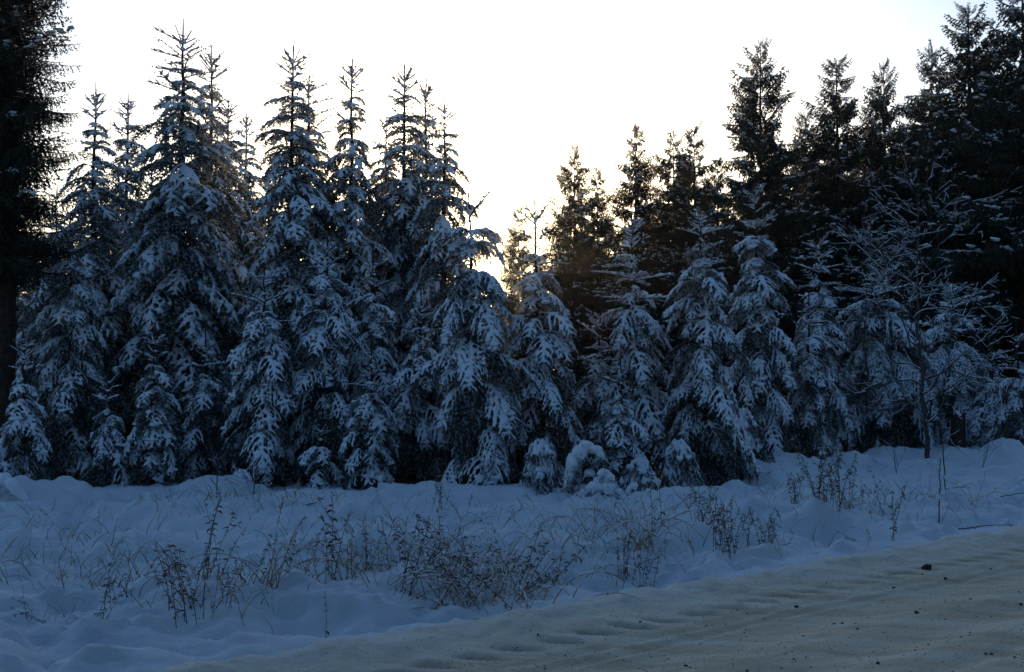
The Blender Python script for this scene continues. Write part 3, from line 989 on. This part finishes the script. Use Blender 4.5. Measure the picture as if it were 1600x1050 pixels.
bare_tree(1443, 705, 17.6, 5.0, 'bare broadleaf tree with snow lined spreading branches before the dark spruces', 71, 28, 2.3, lean=(-.02, 0))
bare_tree(1350, 720, 19.0, 4.6, 'thinner bare tree with faint upright twigs left of the spreading one', 72, 16, 1.2, r0=.028, lean=(.03, 0))
bare_tree(1474, 800, 12.6, 1.15, 'leafless sapling on the verge below the bare tree, forked near its top', 73, 6, .4, 'sapling', .010, (-.05, 0), None, 'bare_sapling')
bare_tree(1462, 825, 11.0, .75, 'thinnest upright leafless sapling nearest the road on the right', 74, 4, .2, 'sapling', .007, (.04, 0), None, 'bare_sapling')
bare_tree(340, 780, 12.6, .55, 'fine twiggy shrub sticking out of the wide snow hump on the left', 75, 10, .45, 'shrub', .008, (0, 0), None, 'twiggy_shrub')
bare_tree(395, 785, 12.3, .50, 'fine twiggy shrub between the wide snow hump and the spiky tipped spruce', 76, 9, .4, 'shrub', .007, (.1, 0), None, 'twiggy_shrub')
bare_tree(1400, 740, 15.5, .6, 'low leafless shrub at the foot of the bare tree', 77, 9, .5, 'shrub', .009, (-.1, 0), None, 'twiggy_shrub')
bare_tree(1530, 735, 16.2, .45, 'low leafless shrub bent over the snow right of the stump', 78, 8, .55, 'shrub', .008, (.3, 0), None, 'twiggy_shrub')
bare_tree(1170, 755, 14.4, .5, 'brown twiggy shrub before the low spruce left of the big snow hump', 79, 9, .4, 'shrub', .008, (.0, 0), None, 'twiggy_shrub')


# ------------------------------------------------------------------ stump
def stump():
    rng = np.random.default_rng(5)
    Y = 18.3; X = (1494 - 800) / F * Y; g = gz(X, Y)
    root = tag(link('tree_stump', None, None, (X, Y, g), (0, .04, 0)), 'dark jagged tree stump with a snow cap beside the bare tree', 'stump')
    n = 26; rows = [(-.1, .20), (.05, .16), (.25, .13), (.45, .12), (.66, .115)]
    V = []
    for ri, (z, r) in enumerate(rows):
        for k in range(n):
            a = k / n * 6.283; rr = r * (1 + .10 * math.sin(a * 5 + 1) + .05 * rng.normal())
            zz = z + (rng.uniform(-.06, .10) if ri == 4 else 0)
            V.append((rr * math.cos(a), rr * math.sin(a), zz))
    V.append((0, 0, .52)); c = len(V) - 1
    T = []
    for ri in range(4):
        for k in range(n):
            a, b = ri * n + k, ri * n + (k + 1) % n
            T += [(a, b, b + n), (a, b + n, a + n)]
    T += [(4 * n + k, 4 * n + (k + 1) % n, c) for k in range(n)]
    link('wood', new_mesh('wood', V, T, SOIL), root)
    S = Buf(); pad(S, np.array([0, -.01, .69]), .11, .06, rng)
    V, T = bake(*S.arr()[:2], .02, 500, 3)
    link('snow_cap', new_mesh('snow_cap', V, T, SNOW), root)
stump()


# ------------------------------------------------------------------ saplings bowed under snow
def laden_sapling(px, Y, arcs, label, seed, cat='sapling', pads=()):
    """arcs: list of point lists in pixels relative to the photograph, with a snow radius."""
    rng = np.random.default_rng(seed)
    X = (px - 800) / F * Y; g = gz(X, Y)
    root = tag(link('snow_bent_sapling', None, None, (X, Y, g)), label, cat)
    W, N, S = Buf(), Buf(), Buf()
    for pts, r, dy in arcs:
        P = []
        for i, (qx, qy) in enumerate(pts):
            w = at(qx, qy, Y + dy * math.sin(i * 1.3)); P.append([w.x - X, w.y - Y, w.z - g])
        P = np.array(P); t = np.linspace(0, len(P) - 1, 16); f = np.minimum(t.astype(int), len(P) - 2)
        C = P[f] + (P[f + 1] - P[f]) * (t - f)[:, None]
        for _ in range(2): C[1:-1] = (C[:-2] + C[1:-1] * 2 + C[2:]) / 4
        W.add(*tube(C, np.linspace(.010, .004, 16), 5))
        needles(N, C, rng, .006, 3, .018, .0035)
        R = r * (1 + .22 * rng.normal(size=16)).clip(.6, 1.5) * np.interp(np.arange(16), [0, 3, 12, 15], [.7, 1, 1, .45])
        S.add(*tube(C, R, 8, .8, .6))
        for k in range(int(20)):
            p, tt = along(C, rng.uniform(.1, 1)); dv = np.array([rng.normal(0, .7), rng.normal(0, .7), -.6])
            Q = grow(p, dv, rng.uniform(.06, .14), 5, .02, rng, 1)
            needles(N, Q, rng, .007, 3, .018, .0035)
            if rng.random() < .75: S.add(*tube(Q, np.linspace(.024, .010, len(Q)) * r / .05, 6, .9, .6))
    for qx, qy, rx, rz in pads:
        w = at(qx, qy, Y - .05 + rng.uniform(-.06, .06)); c = np.array([w.x - X, w.y - Y, w.z - g]); k_ = Y / F
        M = ICO_V * np.array([rx * k_, rx * k_ * 1.1, rz * k_]) * (1 + .10 * rng.normal(size=(len(ICO_V), 1)))
        S.add(M + c, ICO_T)
        for k in range(7):                         # finger twigs poking from under the pad
            a = rng.uniform(0, 6.28)
            Q = grow(c + [math.cos(a) * rx * k_ * .7, math.sin(a) * rx * k_ * .7, -rz * k_ * .4], (math.cos(a), math.sin(a), -.9), rng.uniform(.06, .12), 6, .015, rng, 1)
            needles(N, Q, rng, .006, 3, .018, .0035)
            if rng.random() < .5: S.add(*tube(Q, np.linspace(.016, .007, len(Q)), 6, .9, .5))
        for k in range(60):
            Q = grow(c + rng.normal(0, 1, 3) * [rx * k_ * .6, rx * k_ * .6, rz * k_ * .5] - [0, 0, rz * k_ * .9], rng.normal(0, 1, 3) - [0, 0, .5], .06, 4, .02, rng, 1)
            needles(N, Q, rng, .012, 3, .018, .0045)
    V, T, _ = W.arr(); link('stem', new_mesh('stem', V, T, TWIG), root)
    V, T, _ = N.arr(); link('foliage', new_mesh('foliage', V, T, NEEDLE, None, False), root)
    V, T = bake(*S.arr()[:2], .009, 5000, 3); link('snow', new_mesh('snow', V, T, SNOW), root)


laden_sapling(912, 12.55, [([(905, 790), (905, 740), (912, 700), (918, 692)], .030, .05), ([(915, 692), (935, 703), (948, 722)], .026, .06), ([(925, 697), (930, 712), (933, 730)], .022, -.06)],
              'sapling bowed into a hook under thick snow right of the tiny tiered spruce', 81,
              pads=[(916, 697, 13, 10), (905, 708, 14, 12), (896, 722, 13, 15), (890, 740, 9, 15), (887, 756, 6, 12), (930, 703, 12, 8), (938, 712, 8, 8), (921, 739, 9, 7)])
laden_sapling(945, 12.35, [([(940, 790), (942, 760), (940, 735)], .03, .05), ([(945, 735), (955, 742), (960, 752)], .02, .08)],
              'cone shaped snow smothered sapling right of the hooked one', 82,
              pads=[(943, 740, 10, 9), (952, 748, 9, 8), (938, 754, 13, 11), (930, 762, 15, 10), (915, 774, 14, 9), (950, 763, 15, 12), (963, 772, 14, 10), (906, 783, 10, 6), (975, 782, 12, 9), (935, 776, 10, 8), (985, 770, 8, 12), (990, 760, 7, 7)])
laden_sapling(-2, 11.9, [([(-10, 800), (-8, 760), (5, 745), (25, 770), (45, 790)], .07, .05), ([(0, 750), (10, 775), (20, 800)], .06, .08)],
              'snow smothered bough arching over the snow at the left edge', 83)


# ------------------------------------------------------------------ dead weeds and grasses on the verge
def ribbon(B_, P, w, rng, m=0):
    P = np.asarray(P); n = len(P)
    Tn = np.gradient(P, axis=0); a = rng.uniform(0, 3.14)
    S = np.cross(Tn, [math.cos(a), math.sin(a), .3]); S /= np.linalg.norm(S, axis=1)[:, None] + 1e-9
    W = np.asarray(w) * np.ones(n)
    V = np.concatenate([P - S * W[:, None], P + S * W[:, None]])
    i = np.arange(n - 1)
    B_.add(V, np.concatenate([np.stack([i, i + 1, i + 1 + n], 1), np.stack([i, i + 1 + n, i + n], 1)]), m)


def forb_tpl(h, rng, leafy, side, frost=.6):
    W, L, S = Buf(), Buf(), Buf()
    def stem(p, d, h, r, dep):
        P = grow(p, d, h, rng.uniform(0, .6), .04, rng, .8)
        W.add(*tube(P, np.linspace(r, r * .5, len(P)), 4))
        for k in range(int(h * leafy)):
            s = rng.uniform(.12, .98); q, t = along(P, s)
            a = rng.uniform(0, 6.28)
            Q = grow(q, (math.cos(a), math.sin(a), rng.uniform(-.6, .5)), rng.uniform(.04, .11), 14, .016, rng, 5)
            ww = rng.uniform(.006, .014); prof = np.sin(np.linspace(.25, 2.9, len(Q)))
            ribbon(L, Q, ww * prof, rng)
            if rng.random() < frost * .45: S.add(*tube(Q[:3], np.array([.006, .008, .004]), 4, .6, .8))
        q, t = P[-1], (P[-1] - P[-2]) / .04
        for k in range(rng.integers(5, 12)):          # seed head
            o = rng.normal(0, .012, 3); Q = grow(q + o - t * rng.uniform(0, .07), rng.normal(0, 1, 3) + t, .02, 3, .01, rng, 3); ribbon(L, Q, .004, rng)
        if rng.random() < frost: pad(S, q + [0, 0, .006], .011, .007, rng)
        if dep:
            for k in range(side):
                s = rng.uniform(.25, .85); q, t = along(P, s); a = rng.uniform(0, 6.28)
                stem(q, t + np.array([math.cos(a), math.sin(a), 0]) * .7, h * (1 - s) * rng.uniform(.5, .9) + .05, r * .6, dep - 1)
    stem((0, 0, -.03), (rng.normal(0, .08), rng.normal(0, .08), 1), h, .0064, 1)
    return W.arr(), L.arr(), (S.arr() if S.V else None)


WR = np.random.default_rng(91)
FORBS = []
for k in range(10):
    (a, b, c), (d1, e1, f1), sn = forb_tpl(1.0, WR, 13 if k % 2 else 20, k % 3)
    FORBS.append((new_mesh('stalk', a, b, STEM), new_mesh('withered_foliage', d1, e1, BROWN, None, False), new_mesh('snow', sn[0], sn[1], SNOW) if sn else None))
BLADES = []
for k in range(12):
    B_ = Buf()
    dr = (0.5, 1.4, 2.4, 3.4)[k % 4]
    P = grow((0, 0, -.02), (.28 + .1 * (k % 3), 0, 1), 1.0, dr, .05, WR, .5, -.8)
    ribbon(B_, P, np.linspace(.0078, .0042, len(P)), WR); ribbon(B_, P, np.linspace(.0078, .0042, len(P)), WR)
    if k % 3 == 0:
        for i in range(26):
            q, t = along(P, WR.uniform(.8, 1.0)); Q = grow(q, t + WR.normal(0, .35, 3), WR.uniform(.02, .05), 4, .012, WR, 2); ribbon(B_, Q, .0032, WR)
    V, T, _ = B_.arr()
    S = Buf()
    i = 3
    while i < len(P) - 3:
        j = i + int(WR.integers(2, 5))
        if WR.random() < .75: S.add(*tube(P[i:j], np.full(len(P[i:j]), .0075), 4, .9, .8))
        i = j
    BLADES.append((new_mesh('blade', V, T, STRAW), new_mesh('snow', *S.arr()[:2], SNOW) if S.V else None))


def weeds(px, base_py, hpx, kind, n, spread, label, seed, lean=0.0, group=None, cat=None, azb=None):
    """A clump; hpx its height in pixels."""
    rng = np.random.default_rng(seed)
    Y = EYE / (base_py - HORIZON) * F
    for _ in range(4):
        X = (px - 800) / F * Y; g = gz(X, Y)
        Y = (EYE - g) / (base_py - HORIZON) * F
    X = (px - 800) / F * Y; g = gz(X, Y)
    H = hpx * (1.45 if kind == 'tangle' else 1.15) / F * Y
    n = int(n * 1.5) if n > 4 else n
    if kind == 'forb' and n > 2: n = int(n * 1.5)
    nm = {'forb': 'withered_weed', 'grass': 'dry_grass_tuft', 'tangle': 'dry_grass_tangle'}[kind]
    root = tag(link(nm, None, None, (X, Y, g)), label, cat or {'forb': 'weed', 'grass': 'grass', 'tangle': 'grass'}[kind], group)
    for k in range(n):
        dx, dy = rng.normal(0, spread, 2)
        z = gz(X + dx, Y + dy) - g if k % 2 == 0 else z
        h = H * rng.uniform(.6, 1.08) if k else H
        az = rng.uniform(0, 6.28) if azb is None else azb + rng.normal(0, .5)
        if kind == 'forb' or (kind == 'tangle' and k % 5 == 0):
            st, fo, sn = FORBS[rng.integers(len(FORBS))]
            tilt = rng.normal(0, .13) if kind == 'forb' else rng.uniform(.5, 1.2)
            b = link('stalk', st, root, (dx, dy, z), (rng.normal(0, .1), tilt + lean, 0 if lean and kind == 'forb' else az), h)
            f = link('withered_foliage', fo, b)
            if sn: tag(link('snow', sn, b), kind='stuff')
        else:
            bl, sn = BLADES[rng.integers(len(BLADES))]
            tilt = rng.normal(.1, .15) if kind == 'grass' else rng.uniform(-.2, 1.0)
            b = link('blade', bl, root, (dx, dy, z), (0, tilt, az), (h * 1.15, h * 1.15, h * 1.15))
            if sn: tag(link('snow', sn, b), kind='stuff')


weed_list = [
    (150, 972, 100, 'forb', 3, .03, 'dark weed leaning right at the bottom left with curled leaves', .45),
    (182, 925, 55, 'forb', 2, .03, 'small pale topped weed just above the leaning one at the bottom left', .05),
    (100, 965, 45, 'tangle', 8, .12, 'low snowy grass tangle in the bottom left corner', 0),
    (300, 962, 105, 'forb', 5, .09, 'dense tall weed clump at the bottom between the left corner and the centre', 0),
    (322, 950, 125, 'forb', 3, .06, 'tallest stiff weed rising from the dense bottom clump', .03),
    (345, 960, 60, 'forb', 4, .08, 'bushy brown weed on the right side of the dense bottom clump', .1),
    (262, 945, 45, 'tangle', 8, .12, 'bowed snowy grass left of the dense bottom clump', 0),
    (395, 925, 75, 'forb', 2, .03, 'thin weed with a dark hanging pod left of the arching plumed grass', .3),
    (425, 915, 120, 'grass', 9, .05, 'arching plumed grass tuft leaning right in the left half of the verge', 0),
    (470, 900, 60, 'tangle', 9, .12, 'straw tangle right under the arching plumed grass', 0),
    (512, 960, 70, 'forb', 1, .01, 'single bare stem standing alone at the bottom left of centre', 0),
    (530, 905, 118, 'forb', 3, .05, 'tall crooked weed with knobbly dark leaves, left of the pair beside it', 0),
    (548, 900, 85, 'forb', 3, .05, 'leafy weed leaning against the tall knobbly one', .12),
    (578, 885, 72, 'forb', 3, .05, 'two pronged dark weed between the knobbly one and the big tangle', 0),
    (560, 890, 95, 'grass', 8, .10, 'pale straw grass standing among the central dark weeds', 0),
    (610, 875, 70, 'grass', 8, .12, 'loose straw grass left of the big central tangle', 0),
    (642, 895, 110, 'forb', 3, .04, 'dark weed leaning right from the left end of the big tangle', .33),
    (684, 800, 58, 'forb', 3, .04, 'small weed with white snow blossoms in front of the sun hiding spruce', 0),
    (665, 900, 60, 'tangle', 24, .20, 'left end of the big snowy weed tangle', 0),
    (705, 905, 78, 'tangle', 34, .22, 'left middle of the big snowy weed tangle with arched stems', 0),
    (750, 925, 88, 'tangle', 38, .22, 'thickest middle part of the big snowy weed tangle', 0),
    (800, 930, 85, 'tangle', 30, .20, 'right middle of the big weed tangle where dark leaves hang in the hollow', 0),
    (835, 905, 60, 'tangle', 14, .18, 'right end of the big snowy weed tangle', 0),
    (770, 870, 60, 'grass', 12, .22, 'thin straw grass standing behind the big tangle', 0),
    (725, 950, 45, 'tangle', 9, .12, 'short stubble at the roadside below the big tangle', 0),
    (820, 945, 35, 'grass', 7, .08, 'few cut stems on the road bank below the tangle', 0),
    (880, 865, 70, 'grass', 12, .18, 'straw grass between the big tangle and the bristling dark tuft', 0),
    (930, 850, 62, 'grass', 12, .16, 'bent pale grass on the left of the bristling dark tuft', 0),
    (985, 885, 75, 'forb', 6, .09, 'brown leafy foot of the bristling dark tuft near the road', 0),
    (1000, 860, 100, 'grass', 14, .06, 'bristling dark tuft with long straight stems fanning out near the road', 0),
    (1018, 850, 95, 'forb', 2, .03, 'two straight seed topped stems right in the bristling tuft', 0),
    (955, 815, 40, 'grass', 8, .18, 'faint grass wisps in front of the snow smothered saplings', 0),
    (1040, 800, 35, 'grass', 6, .12, 'small grass wisps between the saplings and the drooping brown clump', 0),
    (1095, 850, 62, 'forb', 5, .07, 'left part of the drooping brown weed clump near the road', 0),
    (1130, 862, 80, 'forb', 6, .07, 'right taller part of the drooping brown weed clump near the road', 0),
    (1185, 840, 72, 'forb', 5, .09, 'snow dusted weed clump right of the drooping brown one', 0),
    (1192, 862, 38, 'forb', 3, .06, 'small brown hollow weed below the snow dusted clump', 0),
    (1235, 815, 58, 'forb', 4, .04, 'narrow upright weed beside the peaked snow hump', 0),
    (1213, 868, 35, 'grass', 6, .03, 'tiny bent grass sprig on the road bank', 0),
    (1160, 898, 22, 'grass', 3, .02, 'short broken stems poking from the road bank', 0),
    (1272, 850, 26, 'forb', 1, .01, 'single short stem on top of the peaked snow hump', 0),
    (1290, 808, 88, 'forb', 7, .09, 'densest dark weed clump behind the peaked snow hump', 0),
    (1310, 802, 70, 'grass', 9, .12, 'straw grass woven through the densest right hand clump', 0),
    (1328, 798, 76, 'forb', 2, .03, 'straight dark spike right of the densest clump', 0),
    (1360, 790, 35, 'forb', 4, .14, 'low brown weed right of the dark spike', 0),
    (1345, 845, 34, 'tangle', 7, .12, 'snow capped grass heap just above the road on the right', 0),
    (1392, 832, 88, 'forb', 2, .02, 'slim knotty weed standing alone just above the road', 0),
    (1372, 828, 60, 'forb', 1, .02, 'faint thin stem left of the slim knotty weed', 0),
    (1425, 805, 32, 'forb', 3, .06, 'small brown weed between the knotty one and the saplings', 0),
    (1520, 790, 55, 'grass', 9, .08, 'fan of fine stems in the snow on the far right', 0),
    (1590, 790, 26, 'grass', 5, .1, 'small grass wisp at the right edge above the road', 0),
    (1240, 765, 30, 'tangle', 8, .2, 'brown stubble below the big snow hump', 0),
    (60, 850, 32, 'grass', 9, .2, 'faint buried grass near the left edge', 0),
    (120, 905, 45, 'grass', 10, .22, 'faint fine grass on the left above the leaning weed', 0),
    (225, 870, 40, 'grass', 10, .22, 'faint fine grass in the middle of the left snow field', 0),
    (90, 815, 25, 'tangle', 9, .25, 'thin stubble under the left edge spruce', 0),
    (230, 815, 32, 'grass', 9, .25, 'thin grass before the flat topped short spruce', 0),
    (450, 790, 32, 'grass', 8, .2, 'thin grass before the slender tiered spruce', 0),
    (560, 795, 26, 'grass', 7, .2, 'thin grass before the star tipped short spruce', 0),
    (640, 960, 20, 'grass', 3, .05, 'two little stems at the bottom where the road begins', 0),
]
for i, (px, by, hp, kd, n, sp, lab, lean) in enumerate(weed_list):
    weeds(px, by, hp, kd, n, sp, lab, 2000 + i, lean, 'dead weeds and grass tufts on the snowy verge')

# fine grass nobody could count
B_ = Buf(); GR = np.random.default_rng(17)
zones = [(750, 895, 130, 25, 240), (560, 880, 110, 30, 160), (330, 930, 150, 30, 150), (130, 880, 140, 50, 260), (980, 850, 90, 30, 150), (1150, 840, 110, 25, 110),
         (1300, 795, 90, 25, 140), (400, 800, 120, 18, 120), (250, 800, 160, 14, 110), (900, 820, 180, 25, 150), (1450, 780, 120, 30, 110), (620, 830, 160, 40, 130), (1230, 760, 100, 15, 60)]
for cx, cy, sx, sy, n in zones:
    for k in range(n):
        px, py = cx + GR.normal() * sx * .6, cy + GR.normal() * sy * .6
        if py < 745: continue
        Y = EYE / (py - HORIZON) * F; X = (px - 800) / F * Y
        if road_uv(X, Y)[1] > -.1: continue
        g = gz(X, Y); h = GR.uniform(.06, .28)
        a_ = GR.uniform(0, 6.28); P = grow((X, Y, g - .01), (math.cos(a_) * .5, math.sin(a_) * .5, 1), h, GR.uniform(.5, 7), .03, GR, 2.5, -.8)
        ribbon(B_, P, np.linspace(.0036, .0016, len(P)), GR, 0 if GR.random() < .6 else 1)
V, T, M = B_.arr()
tag(link('dry_grass', new_mesh('dry_grass', V, T, [STRAW, BROWN], M, False)), 'fine dry grass blades scattered over the snow', None, None, 'stuff')


# ------------------------------------------------------------------ stones and clods on the road
def rock(r, rng, flat=.7):
    V = ICO_V * (1 + .16 * rng.normal(size=(len(ICO_V), 1))) * [r, r * rng.uniform(.7, 1), r * flat]
    return V, ICO_T


PR = np.random.default_rng(3)


def road_pt(px, py):
    Y = EYE / (py - HORIZON) * F; X = (px - 800) / F * Y
    return X, Y, gz(X, Y)


for px, py, r, lab in [(1443, 888, .036, 'largest round dark clod lying beside the tread marks on the road'), (1392, 912, .013, 'small dark stone on the road below the tread marks'),
                       (1241, 943, .015, 'dark stone on the road near the bottom of the picture'), (1427, 957, .015, 'dark stone at the bottom of the road right of centre'),
                       (1472, 902, .013, 'dark stone on the road right of the largest clod'), (1588, 940, .013, 'dark stone at the lower right edge of the road'),
                       (948, 943, .012, 'lone dark pebble on the road bank near the bottom centre')]:
    V, T = rock(r, PR, .85 if r > .03 else .7)
    x, y, z = road_pt(px, py)
    tag(link('stone', new_mesh('stone', V, T, SOIL if r > .03 else STONE), None, (x, y, z + r * .4)), lab, 'stone', 'stones on the road')
B_ = Buf()
OCT = (np.array([(1, 0, 0), (-1, 0, 0), (0, 1, 0), (0, -1, 0), (0, 0, 1), (0, 0, -1)], float), np.array([(0, 2, 4), (2, 1, 4), (1, 3, 4), (3, 0, 4), (2, 0, 5), (1, 2, 5), (3, 1, 5), (0, 3, 5)]))
for k in range(3800):
    px, py = PR.uniform(700, 1750), PR.uniform(815, 1060)
    Y = EYE / (py - HORIZON) * F; X = (px - 800) / F * Y; u, v = road_uv(X, Y)
    if v < .35 + PR.exponential(.15) or v > 4: continue
    z = float(road_h(np.array([u]), np.array([v]))[0])
    r = .0022 + PR.exponential(.0011) + (PR.exponential(.004) if PR.random() < .05 else 0)
    V, T = OCT[0] * (1 + .2 * PR.normal(size=(6, 1))) * min(r, .012) * [1, 1, .6], OCT[1]
    B_.add(V + [X, Y, z + r * .2], T)
V, T, _ = B_.arr()
tag(link('road_grit', new_mesh('road_grit', V, T, STONE, None, False)), 'dark grit strewn on the packed snow road', None, None, 'stuff')

# ------------------------------------------------------------------ fallen twigs
for px, py, L, az, lab in [(481, 815, .12, .5, 'short dark twig lying on the snow left of centre'), (735, 806, .14, .4, 'short dark twig lying on the snow before the sun hiding spruce'),
                           (1490, 815, .55, -.7, 'thin fallen branch slanting to the road below the saplings'), (1560, 780, .5, .2, 'thin fallen branch lying on the far right snow')]:
    X, Y, z = road_pt(px, py)
    P = grow((0, 0, 0), (math.cos(az), math.sin(az), .15), L, .5, .03, PR, 1.5)
    V, T = tube(P, np.linspace(.006, .003, len(P)), 5)
    tag(link('fallen_twig', new_mesh('fallen_twig', V, T, TWIG), None, (X, Y, z + .01)), lab, 'twig')


# ------------------------------------------------------------------ thin frosty air
hz_m = bpy.data.materials.new('thin_haze'); hz_m.use_nodes = True
_nt = hz_m.node_tree; _nt.nodes.clear()
_o = _nt.nodes.new('ShaderNodeOutputMaterial'); _v = _nt.nodes.new('ShaderNodeVolumePrincipled')
_v.inputs['Color'].default_value = (.92, .94, 1.0, 1); _v.inputs['Density'].default_value = HAZE; _v.inputs['Anisotropy'].default_value = .8
_nt.links.new(_v.outputs[0], _o.inputs['Volume'])
_x, _z0, _z1 = 1510.0, -3.0, 36.0
hv = [(-_x, -_x, _z0), (_x, -_x, _z0), (_x, _x, _z0), (-_x, _x, _z0), (-_x, -_x, _z1), (_x, -_x, _z1), (_x, _x, _z1), (-_x, _x, _z1)]
hf = [(0, 3, 2, 1), (4, 5, 6, 7), (0, 1, 5, 4), (1, 2, 6, 5), (2, 3, 7, 6), (3, 0, 4, 7)]
if HAZE > 0:
    tag(link('haze', new_mesh('haze', hv, hf, hz_m, None, False)), kind='stuff')
